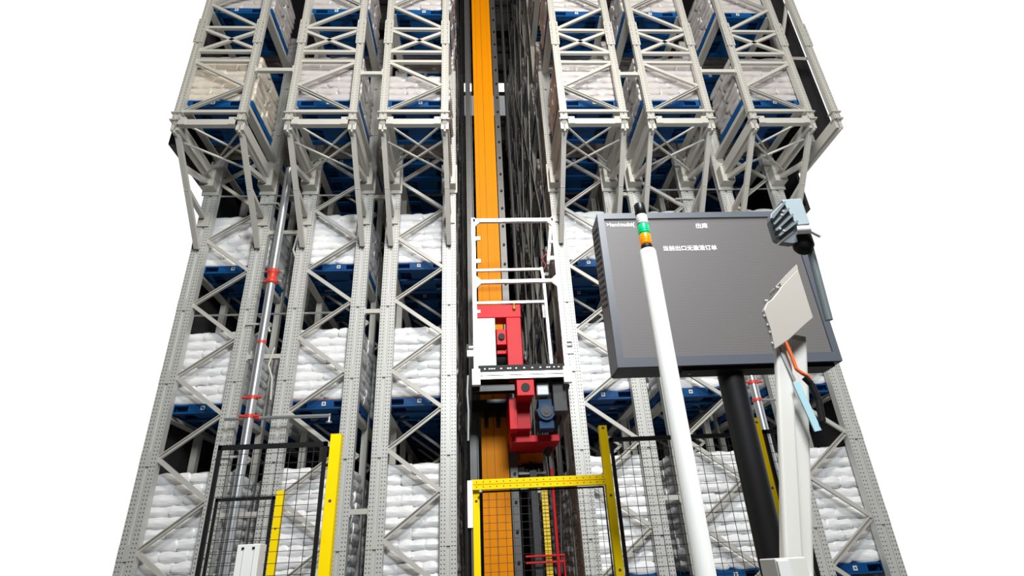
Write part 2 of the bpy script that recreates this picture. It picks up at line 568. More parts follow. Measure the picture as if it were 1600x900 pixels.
def pallet_mesh():
    mb = MB(); a, d = PW / 2, PD
    mb.box(-a, a, 0, d, PH - .03, PH)            # deck
    for x0, x1 in ((-a, -a + .17), (-.24, .24), (a - .17, a)):
        mb.box(x0, x1, 0, d, 0.03, PH - .03)     # blocks running back
        mb.box(x0 - .0, x1 + .0, -.004, .05, .03, PH - .03)
    mb.box(-a, a, 0, .12, 0, .03); mb.box(-a, a, d - .12, d, 0, .03); mb.box(-a, a, d / 2 - .08, d / 2 + .08, 0, .03)
    for i in range(7):
        y = .14 + i * .14
        mb.box(-a + .17, -.24, y, y + .03, PH - .075, PH - .03)
        mb.box(.24, a - .17, y, y + .03, PH - .075, PH - .03)
    for i in range(8):
        x = -.20 + i * .055
        mb.box(x, x + .018, -.012, 0, .04, PH - .035)
    for x in (-a, a - .17):
        for j in range(3):
            mb.box(x + .02 + j * .055, x + .035 + j * .055, -.01, 0, .04, PH - .035)
    return mb.mesh('pallet', [BLUE])


PAL = pallet_mesh()
STK = MB().box(-.035, .035, -.018, -.0125, .055, .125).box(-.022, .022, -.0195, -.018, .07, .11, 1).mesh('sticker', [STICK, STICKD])

# ------------------------------------------------------------------ bags


def bag_shape(wd, dp, ht, seed):
    """pillow-like sealed bag, centre at its base"""
    rnd = random.Random(seed)
    nx, ny = 12, 12
    ph = [rnd.uniform(0, 6.28) for _ in range(6)]

    def surf(u, v, s):
        e = max(0.0, (1 - abs(u) ** 14) * (1 - abs(v) ** 12)) ** 0.36
        wr = 0.017 * math.sin(5 * u + ph[0] + 2 * v) * math.sin(4 * v + ph[1]) + .010 * math.sin(11 * v + ph[2] + 3 * u)
        wr += .01 * math.sin(9 * u + ph[5]) * abs(v) ** 2
        r = .96 + .02 * math.sin(3 * u + ph[3]) * (abs(v) > .99) + .02 * math.sin(3 * v + ph[4]) * (abs(u) > .99)
        x = u * wd / 2 * (r if abs(u) > .6 else 1 * r); y = v * dp / 2 * r
        z = ht / 2 + s * (ht / 2 * 1.10 * e + wr * e)
        # sides bulge
        return (x * (1 + .015 * e), y * (1 + .015 * e), z)
    mb = MB(); vs = []; fs = []
    g = [math.sin(math.pi / 2 * (-1 + 2 * i / nx)) for i in range(nx + 1)]
    for s in (1, -1):
        o = len(vs)
        for j in range(ny + 1):
            for i in range(nx + 1):
                vs.append(surf(g[i], g[j], s))
        for j in range(ny):
            for i in range(nx):
                q = [o + j * (nx + 1) + i, o + j * (nx + 1) + i + 1, o + (j + 1) * (nx + 1) + i + 1, o + (j + 1) * (nx + 1) + i]
                fs.append(tuple(q if s > 0 else q[::-1]))
    mb.add(vs, fs, 0, True)
    return mb


LH = 0.178
SHAPES = {'A': [bag_shape(.485, .67, LH, s) for s in (1, 2, 3)], 'B': [bag_shape(.72, .53, LH, s) for s in (4, 5, 6)]}
BAGM = {}
for mn, mm in (('w', BAGW), ('s', BAGS), ('c', BAGC)):
    for k, l in SHAPES.items():
        BAGM[mn, k] = [b.mesh('bag', [mm]) for b in l]


def layout(n, seed):
    """positions of the bags of a load: (shape, x, y, z, rot)"""
    rnd = random.Random(seed); out = []
    for k in range(n):
        z = k * (LH * .97)
        fl = k % 2
        j = lambda: rnd.uniform(-.014, .014)
        ox, oy = rnd.uniform(-.015, .015), rnd.uniform(-.012, .012)
        if fl:
            fr = [('A', (i - 1) * .432) for i in range(3)]; bk = [('B', (i - .5) * .645) for i in range(2)]
            yf, yb = .32, .86
        else:
            fr = [('B', (i - .5) * .645) for i in range(2)]; bk = [('A', (i - 1) * .432) for i in range(3)]
            yf, yb = .25, .79
        for s_, x in fr:
            out.append((s_, x + j() + ox, yf + j() + oy, z, rnd.uniform(-.03, .03)))
        for s_, x in bk:
            out.append((s_, x + j() + ox, yb + j() + oy, z, rnd.uniform(-.03, .03)))
    return out


LOADM = {}


def load_mesh(n, m, seed):
    key = (n, m, seed)
    if key not in LOADM:
        mb = MB()
        for q, (s_, x, y, z, r) in enumerate(layout(n, seed)):
            b = SHAPES[s_][q % 3]; cr, sr = math.cos(r), math.sin(r)
            mb.add([(x + a * cr - c_ * sr, y + a * sr + c_ * cr, z + d) for a, c_, d in b.v], b.f, 0, True)
        LOADM[key] = mb.mesh('bag_load', [{'w': BAGW, 's': BAGS, 'c': BAGC}[m]])
    return LOADM[key]


TIER = ['lowest tier', 'second tier', 'third tier', 'fourth tier',
        'fifth tier', 'sixth tier', 'seventh tier', 'eighth tier']
PZ = [1.26, 4.36, 7.2, 9.92, 12.62, 15.35, 18.1, 20.85]
ROWN = ['front', 'second', 'third', 'fourth', 'fifth', 'sixth', 'seventh', 'eighth', 'ninth', 'tenth']
for ci, (xl, xr) in enumerate(COLS):
    xc = (xl + xr) / 2
    nl = 8 if ci in (2, 3) else 5
    for li in range(nl):
        rows = NROW[ci] + (1 if li >= 3 else 0)
        for r in range(rows):
            if li >= 3:
                y = YU + .2 if r == 0 else YM + .24 + (r - 1) * PITCH
            else:
                y = YM + .24 + r * PITCH
            if li >= 5 and r == 0:
                continue
            if r > 0 and ci in (2, 3) and li == 0 and r > 5:
                continue
            z = PZ[li]
            mt = 'w' if li <= 1 else ('c' if (ci, li) in ((0, 3),) else ('s' if li >= 3 else 'w'))
            n = {0: 11, 1: 8, 2: 7}.get(li, 7)
            if li == 3 and ci == 2 and r == 0:
                n = 4
            rr = random.Random(ci * 100 + li * 10 + r)
            dx, dy = rr.uniform(-.03, .03), rr.uniform(-.02, .03)
            side = 'front row' if r == 0 else ROWN[r] + ' row'
            p = link('pallet', PAL, None, (xc + dx * .5, y, z))
            tag(p, f'blue plastic pallet, {side}, {TIER[li]} from the floor, {CN[ci]}', 'pallet', 'blue pallets in the racking')
            if r <= 1 and li <= 4:
                link('sticker', STK, p, (rr.uniform(-.1, .1), 0, 0))
            base = (xc + dx, y + .0 + dy, z + PH + .001)
            word = {'w': 'white', 's': 'silvery grey', 'c': 'cream'}[mt]
            if r == 0 and li <= 4:
                short = 'short ' if n == 4 else ''
                t = thing('bag_load', f'{short}stack of {word} bags, front row, {TIER[li]} from the floor, {CN[ci]}', 'bag stack', base, 'bag stacks in the racking')
                off = 0
                if li == 1 and ci in (1, 2):
                    obj('cardboard_sheet', MB().box(-.64, .64, 0.01, 1.1, 0, .02), CARD, t); off = .02
                for q, (s_, x, yy, zz, ro) in enumerate(layout(n, ci * 10 + li)):
                    link('bag', BAGM[mt, s_][q % 3], t, (x, yy, zz + off), (0, 0, ro))
            else:
                o = link('bag_load', load_mesh(n, mt, (ci + r + li) % 3), None, base)
                tag(o, f'stack of {word} bags, {side}, {TIER[li]} from the floor, {CN[ci]}', 'bag stack', 'bag stacks in the racking')

# diagonal ties on the aisle faces
for x, sd in ((COLS[2][1] + .10, 'left'), (COLS[3][0] - .10, 'right')):
    for j in range(1, 4):
        mb = MB(); y = YM + .1 + PITCH * (j + .3)
        n = 0
        for k in range(7):
            z = 1.5 + k * 2.75
            mb.bar((0, 0, z), (0, PITCH * .9, z + 2.75), .02, .07) if (k + j) % 2 == 0 else mb.bar((0, PITCH * .9, z), (0, 0, z + 2.75), .02, .07)
        o = obj('aisle_brace', mb, DGALV if sd == 'left' else STEEL, None, (x, y, 0))  # left ties use a darker steel: aisle shade put into their colour
        tag(o, f'zigzag steel tie on the {sd} face of the aisle, {DEEP[j]} bay back', 'brace', 'zigzag ties along the aisle')

# ------------------------------------------------------------------ stacker crane
cr = thing('stacker_crane', 'tall stacker crane with orange mast, red carriage and white railed platform in the central aisle', 'crane', (0.28, 11, 0))


def cpart(name, mb, m, parent=None, bevel=0):
    """crane geometry is written in hall coordinates"""
    mb.v = [(x - .28, y - 11, z) for x, y, z in mb.v]
    return obj(name, mb, m, parent or cr, bevel=bevel)


m_ = MB().box(.03, .54, 11, 11.7, .3, 22.8)
mast = cpart('mast', m_, ORANGE)
sm = MB()
for x in (.105, .255, .40):
    pass
cpart('groove', MB().box(.122, .127, 10.996, 11.0, .3, 22.8).box(.270, .280, 10.996, 11.0, .3, 22.8).box(.44, .443, 10.998, 11.0, .3, 22.8), ORANGE_D, mast)
cpart('guide_rail', MB().box(-.19, -.06, 10.95, 11.1, .3, 22.8).box(-.15, -.13, 10.93, 10.95, .3, 22.8).box(-.05, -.03, 11.0, 11.1, .3, 22.8), DGALV)
gp = cpart('bolted_plate', MB().box(.56, .70, 10.98, 11.05, .3, 22.8), DGALV)
for k in range(40):
    z = 1.2 + k * .5
    cpart('bolt', MB().tube((.64, 10.98, z), (.64, 10.95, z), .028, 10), BLACK, gp)
for k in range(20):
    pass
cpart('cable', MB().tube((-.235, 11.0, .5), (-.235, 11.0, 22), .018, 8), RUBBER)
cpart('lift_chain', MB().box(-.30, -.265, 10.9, 10.93, .4, 21), RUBBER)
cpart('hoist_rope', MB().tube((.95, 11.6, .5), (.95, 11.6, 22), .018, 8).tube((1.15, 11.8, .5), (1.15, 11.8, 22), .014, 8).tube((1.0, 12.4, .5), (1.0, 12.4, 22), .05, 8), DGALV)
cpart('bottom_beam', MB().box(-.2, 1.2, 10.8, 12.6, .08, .4), ORANGE)

# railed platform
X0, X1 = -.04, 1.53
YF, YB = 9.3, 10.3


def rail(name, pts, r=.033, m=ALU, n=8):
    mb = MB()
    for a, b in zip(pts[:-1], pts[1:]):
        mb.bar(a, b, r * 2, r * 2, (0, 1, 0) if abs(a[1] - b[1]) < .01 else (0, 0, 1))
    return cpart(name, mb, m)


rail('railing_post', [(X0, YF, 4.6), (X0, YF, 7.80)], .036)
rail('railing_post', [(X1, YF, 4.6), (X1, YF, 7.80)], .036)
rail('railing_post', [(X0, YB, 4.7), (X0, YB, 7.22)], .028)
rail('railing_post', [(1.41, YB, 4.7), (1.39, YB, 6.9), (1.36, YB, 7.22)], .028)
rail('railing_bar', [(X0, YF, 7.74), (X1, YF, 7.74)], .036)
rail('railing_bar', [(X0, YF, 6.39), (X1, YF, 6.39)], .033)
rail('railing_bar', [(X0, YB, 7.18), (1.37, YB, 7.18)], .026)
rail('railing_bar', [(X0, YB, 6.43), (1.40, YB, 6.43)], .026)
for (x, z, s_) in ((X0, 7.74, 1), (X1, 7.74, -1), (X0, 6.39, 1), (X1, 6.39, -1)):
    for dz in ((-1,) if z > 7 else (-1, 1)):
        mb = MB()
        mb.poly([(x + s_ * .03, z + dz * .03), (x + s_ * .13, z + dz * .03), (x + s_ * .03, z + dz * .13)][::1], YF - .025, YF + .025)
        cpart('corner_gusset', mb, ALU)
rail('railing_bar', [(X0, YF, 7.74), (X0, YB, 7.20)], .024)
for z in (6.85, 7.35):
    cpart('clip', MB().box(X0 + .04, X0 + .13, YF, YF + .04, z - .04, z + .04), WHITEP)
cpart('clip', MB().box(X1 - .12, X1 - .04, YF, YF + .04, 6.85, 6.93), WHITEP)
cpart('clip', MB().box(X1 - .1, X1 - .04, YF, YF + .04, 7.22, 7.28), WHITEP)
deck = cpart('platform_deck', MB().box(X0 - .08, 1.52, YF + .02, 10.25, 4.53, 4.60), BLACKG)
cpart('deck_edge_profile', MB().box(X0 - .03, X1 + .04, YF - .03, YF + .02, 4.52, 4.57).box(X0 - .03, X1 + .04, YF - .04, YF + .02, 4.585, 4.635), ALU, deck)
db = cpart('slotted_strip', MB().box(X0 + .03, X1 - .02, YF - .0, YF + .02, 4.65, 4.77), BLACK, deck)
mb = MB()
for x in (.10, .18, .22, .26, .38, .50, .54, .64, .78, .92, 1.06, 1.18, 1.22, 1.30, 1.38):
    mb.box(x, x + .025, YF - .006, YF, 4.70, 4.716)
cpart('slot', mb, ALU, db)
for x, s_ in ((X0, -1), (X1, 1)):
    cpart('side_bracket', MB().box(x - .07, x + .07, YF - .05, YF + .06, 4.42, 4.70), WHITEP)
    cpart('side_knob', MB().box(min(x, x + s_ * .15), max(x, x + s_ * .15), YF - .05, YF + .02, 4.93, 5.04), WHITEP)
    cpart('side_pin', MB().tube((x, YF - .02, 5.1), (x + s_ * .12, YF - .02, 5.1), .03), WHITEP)
cpart('side_bracket', MB().box(X0 - .16, X0 - .07, YF - .03, YF + .04, 5.02, 5.16), DGREY)
cpart('side_bracket', MB().box(X1 + .04, X1 + .13, YF - .03, YF + .04, 5.05, 5.16), DGREY)
cpart('safety_chain', MB().path([(X0 - .14, YF, 4.6), (X0 - .155, YF, 4.3), (X0 - .14, YF, 4.0), (X0 - .15, YF, 3.5)], .018, 6), GALV)

# red carriage
rc = cpart('red_carriage_frame', MB().box(-.03, .80, 9.42, 9.75, 5.72, 5.98).box(.52, .79, 9.42, 9.75, 4.5, 5.72).box(.34, .52, 9.5, 9.8, 5.22, 5.52)
           .box(.34, .52, 9.6, 9.75, 5.08, 5.15), RED, bevel=.012)
cpart('round_boss', MB().tube((.43, 9.5, 5.37), (.43, 9.46, 5.37), .06, 14), BLACK, rc)
cpart('drum', MB().tube((.18, 9.85, 5.05), (.52, 9.85, 5.05), .16, 20).box(.27, .36, 9.7, 9.9, 5.15, 5.6), RUBBER)
cpart('brass_valve', MB().lathe((.68, 9.4, 5.86), [(.02, 0), (.035, .02), (.035, .06), (.015, .08), (.015, .14)], 10), BRASS, rc)
cpart('red_box_beam', MB().box(.645, .945, 9.3, 9.34, 4.22, 4.50).box(.66, .93, 9.34, 11.0, 4.23, 4.49), RED, bevel=.01)
cpart('beam_hole', MB().tube((.795, 9.3, 4.36), (.795, 9.285, 4.36), .075, 20), BLACK)
cpart('red_column', MB().box(.55, .90, 9.85, 10.1, 3.78, 4.3).box(.55, .90, 10.1, 10.8, 3.70, 3.9).box(.52, .66, 9.7, 10.9, 3.75, 4.3), RED, bevel=.01)
cpart('red_deck', MB().box(.56, 1.42, 10.1, 11.2, 3.60, 3.72), RED, bevel=.01)
cab = cpart('control_cabinet', MB().box(-.02, .32, 9.38, 9.6, 4.66, 5.70), CABG, bevel=.01)
cpart('cabinet_label', MB().box(.10, .20, 9.374, 9.38, 5.22, 5.235), WHITEP, cab)
cpart('nameplate', MB().box(-.02, .06, 9.41, 9.42, 5.82, 5.88), WHITEP, rc)
mo = cpart('drive_motor', MB().tube((1.15, 9.55, 4.0), (1.15, 9.95, 4.0), .15, 20).box(1.02, 1.28, 9.62, 9.95, 3.72, 3.86).box(1.03, 1.27, 9.62, 9.9, 4.1, 4.24), BLUEM, bevel=.01)
cpart('fan_cover', MB().tube((1.15, 9.55, 4.0), (1.15, 9.53, 4.0), .10, 20).tube((1.15, 9.53, 4.0), (1.15, 9.52, 4.0), .05, 16), DGREY, mo)
cpart('gearbox', MB().box(1.0, 1.22, 9.5, 9.8, 4.27, 4.5), GALV, bevel=.02)
cpart('motor_housing', MB().box(1.28, 1.52, 9.5, 9.8, 3.98, 4.5), DGREY, bevel=.015)
cpart('support_strut', MB().bar((1.55, 9.6, 4.5), (1.25, 10.8, 3.5), .09, .12), DGREY)
cpart('roller_plate', MB().box(-.14, .60, 10.6, 10.66, 4.30, 4.53), BLACKG)
cpart('deck_skirt', MB().box(-.12, .62, 9.45, 9.48, 4.36, 4.52), BLACKG)
for x in (.13, .36):
    cpart('guide_roller', MB().tube((x - .04, 10.75, 4.18), (x + .04, 10.75, 4.18), .16, 18), RUBBER)
cpart('roller_bracket', MB().box(-.14, .62, 10.8, 10.9, 4.25, 4.45), DGREY)
cpart('orange_cross_head', MB().box(.70, 1.22, 11.3, 11.6, 3.45, 3.95).box(.76, .80, 11.26, 11.3, 3.5, 3.7).box(1.05, 1.09, 11.26, 11.3, 3.5, 3.7), ORANGE, bevel=.01)
cpart('roller_unit', MB().box(.72, 1.24, 11.1, 11.4, 3.20, 3.24).box(.72, .84, 11.15, 11.3, 3.24, 3.34).box(.74, .9, 11.1, 11.2, 2.9, 3.1).box(.92, 1.2, 11.1, 11.2, 2.86, 2.96), GALV)
cpart('axle', MB().tube((.8, 11.2, 3.36), (1.2, 11.2, 3.36), .05).tube((.95, 11.2, 3.36), (1.0, 11.2, 3.36), .09), RUBBER)
cpart('orange_bracket', MB().box(1.12, 1.22, 11.05, 11.1, 2.95, 3.05), mat('orange_red_clip', (.85, .12, .02), .4))
lamp = thing('tube_lamp', 'lit white tube lamp hanging in the aisle right of the railed platform', 'lamp', (1.56, 10.4, 7.5))
obj('tube', MB().tube((-.02, 0, -.05), (.05, -.3, .62), .032, 10), TUBE, lamp)
obj('end_cap', MB().tube((-.03, .04, -.12), (-.02, 0, -.05), .035, 10).box(0, .09, -.36, -.28, .6, .72), WHITEP, lamp)
hb = thing('hose_bundle', 'tangled dark red and black hoses beside the platform railing', 'hoses', (1.42, 10.36, 5.2))
obj('hose', MB().path([(0, 0, 0), (.03, 0, .6), (-.02, -.02, 1.1), (.04, 0, 1.5), (0, 0, 2.0), (.06, 0, 2.3), (.02, 0, 2.5)], .018, 6), RUBBER, hb)
obj('hose', MB().path([(-.03, 0, 1.5), (.0, .02, 1.75), (-.04, 0, 1.95), (.05, 0, 2.1), (-.02, 0, 2.25), (.08, 0, 2.4)], .022, 6), mat('dark_red_hose', (.25, .03, .03), .5), hb)
obj('bracket', MB().box(-.06, .08, -.03, .03, 1.85, 1.92).box(-.1, -.02, -.02, .02, 0.9, 1.25), GALV, hb)

# guides, chain column and red ladder below the crane
o = obj('guide_column', MB().box(-.06, .06, -.05, .05, 0, 3.2), DGREY, None, (.96, 10.7, 0))
tag(o, 'dark grey square column behind the yellow gate beam, beside the orange mast', 'column')
yc = thing('cable_chain', 'yellow vertical cable chain hanging right of the dark grey column', 'cable chain', (1.13, 10.6, 0))
for k in range(34):
    obj('link', MB().box(-.055, .055, -.03, .03, .9 + k * .06, .95 + k * .06), YPLAIN, yc)
rl = thing('red_ladder_frame', 'thin red pipe frame low in the aisle behind the mesh', 'frame', (1.28, 10.5, 0))
obj('rail', MB().tube((0, 0, 0), (0, 0, 3.2), .025), RED, rl)
obj('rail', MB().tube((.10, 0, 0), (.10, 0, 1.75), .02), RED, rl)
for z in (1.68, 1.78):
    obj('rung', MB().tube((-.55, 0, z), (.12, 0, z), .018), RED, rl)

# dark wrapped curtain of film and chain along the lower left aisle edge
mb = MB(); rnd = random.Random(3)
o = obj('panel_light', MB().box(-.045, .045, -.02, .02, 0, .80), mat('white_lit_strip', (.9, .9, .9), .4, emit=(1, 1, 1), estr=.8), None, (-.20, 10.9, 2.30))
tag(o, 'small bright vertical strip low in the aisle, left of the mast', 'light')

# ------------------------------------------------------------------ sprinkler pipes
pp = thing('riser_pipe', 'silver sprinkler riser pipe with red couplings rising between the two left columns', 'pipe', (-3.85, 9.6, 0))
obj('pipe', MB().tube((0, 0, 0), (0, 0, 9.3), .075, 18), PIPE, pp)
for z, h in ((6.75, .30),):
    c_ = MB().lathe((0, 0, z - h / 2), [(.085, 0), (.105, .02), (.105, .07), (.088, .09), (.088, h - .09), (.105, h - .07), (.105, h - .02), (.085, h)], 18)
    for zz in (.045, h - .045):
        c_.tube((-.16, -.02, z - h / 2 + zz), (.16, -.02, z - h / 2 + zz), .02)
    cc = obj('coupling', c_, REDC, pp)
    for zz in (.045, h - .045):
        for sg in (-1, 1):
            obj('bolt', MB().tube((sg * .185, -.02, z - h / 2 + zz), (sg * .15, -.02, z - h / 2 + zz), .026), GALV, cc)
obj('coupling', MB().tube((0, 0, 5.40), (0, 0, 5.45), .082, 18), REDC, pp)
for z in (4.42, 4.10):
    obj('coupling', MB().tube((0, 0, z - .03), (0, 0, z + .03), .088, 18).tube((-.16, -.03, z), (.16, -.03, z), .025), REDC, pp)
o = thing('branch_pipe', 'horizontal sprinkler branch pipe crossing the lower left riser', 'pipe', (-4.3, 9.72, 4.1))
obj('pipe', MB().tube((0, 0, 0), (1.75, 0, 0), .03), PIPE, o)
obj('sprinkler_head', MB().tube((1.74, 0, .03), (1.74, 0, -.10), .02).tube((1.74, 0, -.10), (1.74, 0, -.12), .05), PIPE, o)
obj('coupling', MB().tube((.33, 0, 0), (.58, 0, 0), .045), REDC, o)
for z, lab, nm in ((6.25, 'thin level sprinkler pipe crossing behind the left frames at mid height', 0), (9.05, 'thin level sprinkler pipe with red joint under the left overhang', 1)):
    o = thing('sprinkler_pipe', lab, 'pipe', (-5.6, 10.19, z))
    obj('pipe', MB().tube((0, 0, 0), (2.9, 0, 0), .02), PIPE, o)
    if nm:
        obj('joint', MB().tube((1.75, 0, 0), (1.95, 0, 0), .045), REDC, o)
o = thing('sprinkler_pipe', 'thin level sprinkler pipe under the right overhang', 'pipe', (3.0, 10.19, 9.1))
obj('pipe', MB().tube((0, 0, 0), (4.0, 0, 0), .02), PIPE, o)
pr = thing('riser_pipe', 'silver riser pipe with red clamps behind the black monitor post', 'pipe', (4.98, 9.7, 0))
obj('pipe', MB().tube((0, 0, 0), (0, 0, 4.75), .075, 18), PIPE, pr)
obj('coupling', MB().tube((0, 0, 4.40), (0, 0, 4.46), .09, 18).tube((-.15, -.03, 4.43), (.16, -.03, 4.43), .02), REDC, pr)
obj('coupling', MB().tube((0, 0, 4.08), (0, 0, 4.13), .09, 18), REDC, pr)
obj('side_pipe', MB().tube((0, 0, 4.10), (.5, 0, 4.10), .025), PIPE, pr)
for x, z, lab in ((-4.25, 5.95, 'small bent pipe bracket crossing the front of the left rack upright at mid height'), (-4.4, 8.7, 'small bent pipe bracket under the left overhang'),
                  (-4.35, 3.52, 'small bent pipe bracket above the left mesh panel'), (3.75 + .75, 8.7, 'small bent pipe bracket under the middle right overhang')):
    o = obj('pipe_bracket', MB().bar((0, 0, 0), (.38, 0, 0), .03, .035).bar((.38, 0, 0), (.45, .05, -.14), .03, .035), STEEL, None, (x - .1, 9.975, z))
    tag(o, lab, 'bracket')

for pts, lab in (([(-3.65, 8.0), (-3.70, 7.6), (-3.60, 7.35), (-3.56, 6.9), (-3.55, 6.45)], 'pale hanging cable loop behind the upper part of the left riser pipe'),
                 ([(-3.78, 5.5), (-3.84, 5.15), (-3.74, 4.9), (-3.71, 4.5)], 'pale hanging cable loop beside the lower red band of the left riser')):
    x0, z0 = pts[0]
    o = obj('hanging_cable', MB().path([(x - x0, 0, z - z0) for x, z in pts], .022, 8), STEEL, None, (x0, 10.05, z0))
    tag(o, lab, 'cable')

# ------------------------------------------------------------------ yellow posts and mesh guards


def guard(name, label, x, y, top, w_, m=YELLOW, group='yellow guard posts', side=1):
    t = thing(name, label, 'post', (x, y, 0), group)
    obj('post_tube', MB().box(-w_ / 2, w_ / 2, -w_ / 2, w_ / 2, 0.01, top), m, t, bevel=.004)
    obj('base_plate', MB().box(-w_ * .9, w_ * .9, -w_ * .9, w_ * .9, 0, .012), m, t)
    obj('cap', MB().box(-w_ / 2, w_ / 2, -w_ / 2, w_ / 2, top, top + .006), YPLAIN, t)
    return t


def mesh_panel(label, x0, x1, y, z0, z1, px, pz, fr=.03, wire=.0045, group='black wire mesh panels', right=True, left=True):
    t = thing('mesh_panel', label, 'mesh panel', (x0, y, z0), group)
    L, H = x1 - x0, z1 - z0
    f = MB().box(0, L, -fr / 2, fr / 2, H - fr * 1.3, H).box(0, L, -fr / 2, fr / 2, 0, fr)
    if right:
        f.box(L - fr, L, -fr / 2, fr / 2, 0, H)
    if left:
        f.box(0, fr, -fr / 2, fr / 2, 0, H)
    obj('frame', f, BLACK, t)
    wv = MB()
    k = 1
    while k * px < L:
        wv.box(k * px - wire / 2, k * px + wire / 2, -wire / 2, wire / 2, 0.02, H - .02); k += 1
    k = 1
    while k * pz < H:
        wv.box(.01, L - .01, -wire * 1.4, -wire * .4, k * pz - wire / 2, k * pz + wire / 2); k += 1
    obj('wire_mesh', wv, WIRE, t)
    return t


guard('guard_post', 'taller yellow guard post at the left, beside the tall mesh panel', -1.235, 5.0, 2.71, .09)
mesh_panel('tall black wire mesh panel left of the taller left yellow post', -2.22, -1.31, 5.0, .2, 2.66, .1, .085)
guard('guard_post', 'shorter yellow guard post at the far lower left', -2.475, 7.5, 2.60, .085)
mesh_panel('lower black wire mesh panel behind, beside the shorter yellow post', -3.25, -2.54, 7.5, .2, 2.55, .15, .125, wire=.006)
guard('guard_post', 'yellow guard post right of the gate beam, in front of the right racks', 1.20, 5.5, 2.81, .075)
mesh_panel('black wire mesh panel between the right gate post and the monitor post', 1.255, 2.70, 5.5, .2, 2.70, .098, .085)
guard('guard_post', 'yellow guard post behind the black monitor post', 2.745, 5.5, 2.83, .065)
mesh_panel('black wire mesh panel behind the white machine arm at the right edge', 2.80, 3.0, 5.5, .2, 2.72, .0981, .085)
guard('guard_post', 'thin yellow gate post in front of the orange mast, left end of the beam', -.045, 5.5, 2.26, .062)
gb = thing('gate_beam', 'yellow punched crossbar over the aisle gate, in front of the orange mast', 'beam', (.55, 5.46, 2.31))
obj('beam', MB().box(-.62, .615, -.03, .03, -.045, -.004).box(-.62, .615, -.024, .03, .004, .045).box(-.62, .615, -.015, .03, -.01, .01), YHOLE, gb)
obj('end_cap', MB().box(-.63, -.62, -.03, .03, -.045, .045), YPLAIN, gb)
obj('bolt_head', MB().lathe((-.555, -.045, -.075), [(.008, 0), (.017, .006), (.017, .016), (.008, .024)], 10), GALV, gb)
mesh_panel('wire mesh gate under the yellow crossbar in front of the crane mast', .0, 1.15, 5.5, .2, 2.26, .073, .066, fr=.012, wire=.0035, left=False)

cb = thing('white_cabinet', 'small white grooved cabinet in the bottom left corner before the mesh', 'cabinet', (-1.80, 4.9, 0))
obj('body', MB().box(-.085, .085, -.03, .12, .01, 1.87), WHITEP, cb, bevel=.004)
obj('groove', MB().box(-.035, -.029, -.034, -.03, .1, 1.85).box(.045, .051, -.034, -.03, .1, 1.85), CABG, cb)
obj('top_hole', MB().box(-.05, -.03, -.036, -.03, 1.835, 1.85).box(.03, .05, -.036, -.03, 1.835, 1.85), BLACK, cb)

# ------------------------------------------------------------------ monitor on its black post
mon = thing('monitor', 'large dark monitor on a black post at the right, showing a short text', 'monitor', (1.95, 4.0, 2.9))
MX0, MX1, MZ0, MZ1 = 1.045, 2.80, 2.915, 4.30
ox, oy, oz = 1.95, 4.0, 2.9


def mp(name, mb, m, parent=None, bevel=0, rot=None):
    mb.v = [(x - ox, y - oy, z - oz) for x, y, z in mb.v]
    return obj(name, mb, m, parent or mon, bevel=bevel)


case = mp('case', MB().box(MX0, MX1, 4.03, 4.26, MZ0, MZ1), MONF, bevel=.006)
bz = MB()
for a, b, c_, d in ((MX0, MX1, MZ1 - .055, MZ1), (MX0, MX1, MZ0, MZ0 + .075), (MX0, MX0 + .055, MZ0 + .075, MZ1 - .055), (MX1 - .055, MX1, MZ0 + .075, MZ1 - .055)):
    bz.box(a, b, 3.995, 4.03, c_, d)
mp('bezel', bz, MONF, case)
mp('screen', MB().box(MX0 + .055, MX1 - .055, 4.012, 4.031, MZ0 + .075, MZ1 - .055), SCR, case)
vent = MB()
for k in range(14):
    z = MZ1 - .12 - k * .055
    vent.bar((MX0 - .002, 4.06, z), (MX0 - .002, 4.22, z + .05), .006, .02)
mp('vent_slot', vent, BLACK, case)
mp('underside_panel', MB().box(MX0 + .01, MX1 - .01, 4.0, 4.25, MZ0 - .006, MZ0), BLACKG, case)
mp('underside_tray', MB().box(1.55, 2.75, 4.03, 4.2, MZ0 - .03, MZ0 - .006), BLACK, case)
mp('screw', MB().tube((1.62, 4.1, MZ0 - .036), (1.62, 4.1, MZ0 - .03), .012, 10), GALV, case)


def text(body, size, x, z, name='screen_text', rx=0.0, align='CENTER'):
    cu = bpy.data.curves.new('screen_text', 'FONT'); cu.body = body; cu.size = size
    cu.align_x = align; cu.align_y = 'CENTER'; cu.extrude = .001; cu.offset = 0
    tmp = bpy.data.objects.new('tmp', cu)
    COL.objects.link(tmp)
    dg = bpy.context.evaluated_depsgraph_get(); dg.update()
    me = bpy.data.meshes.new_from_object(tmp.evaluated_get(dg))
    bpy.data.objects.remove(tmp)
    me.materials.clear(); me.materials.append(TEXT)
    o = link(name, me, case, (x - ox, 4.008 - oy, z - oz), (math.pi / 2, 0, 0))
    return o


text('当前出口无激活订单', .052, 1.80, 3.945)
text('出库', .055, 1.945, 4.165)
text('>len/multi(', .056, 1.113, 4.19, align='LEFT')

post = thing('monitor_post', 'thick round black post holding up the dark monitor', 'post', (1.975, 4.17, 0))
obj('tube', MB().tube((0, 0, 0.01), (0, 0, 2.88), .098, 28), BLACK, post)
obj('base_plate', MB().box(-.2, .2, -.2, .2, 0, .02), BLACK, post)

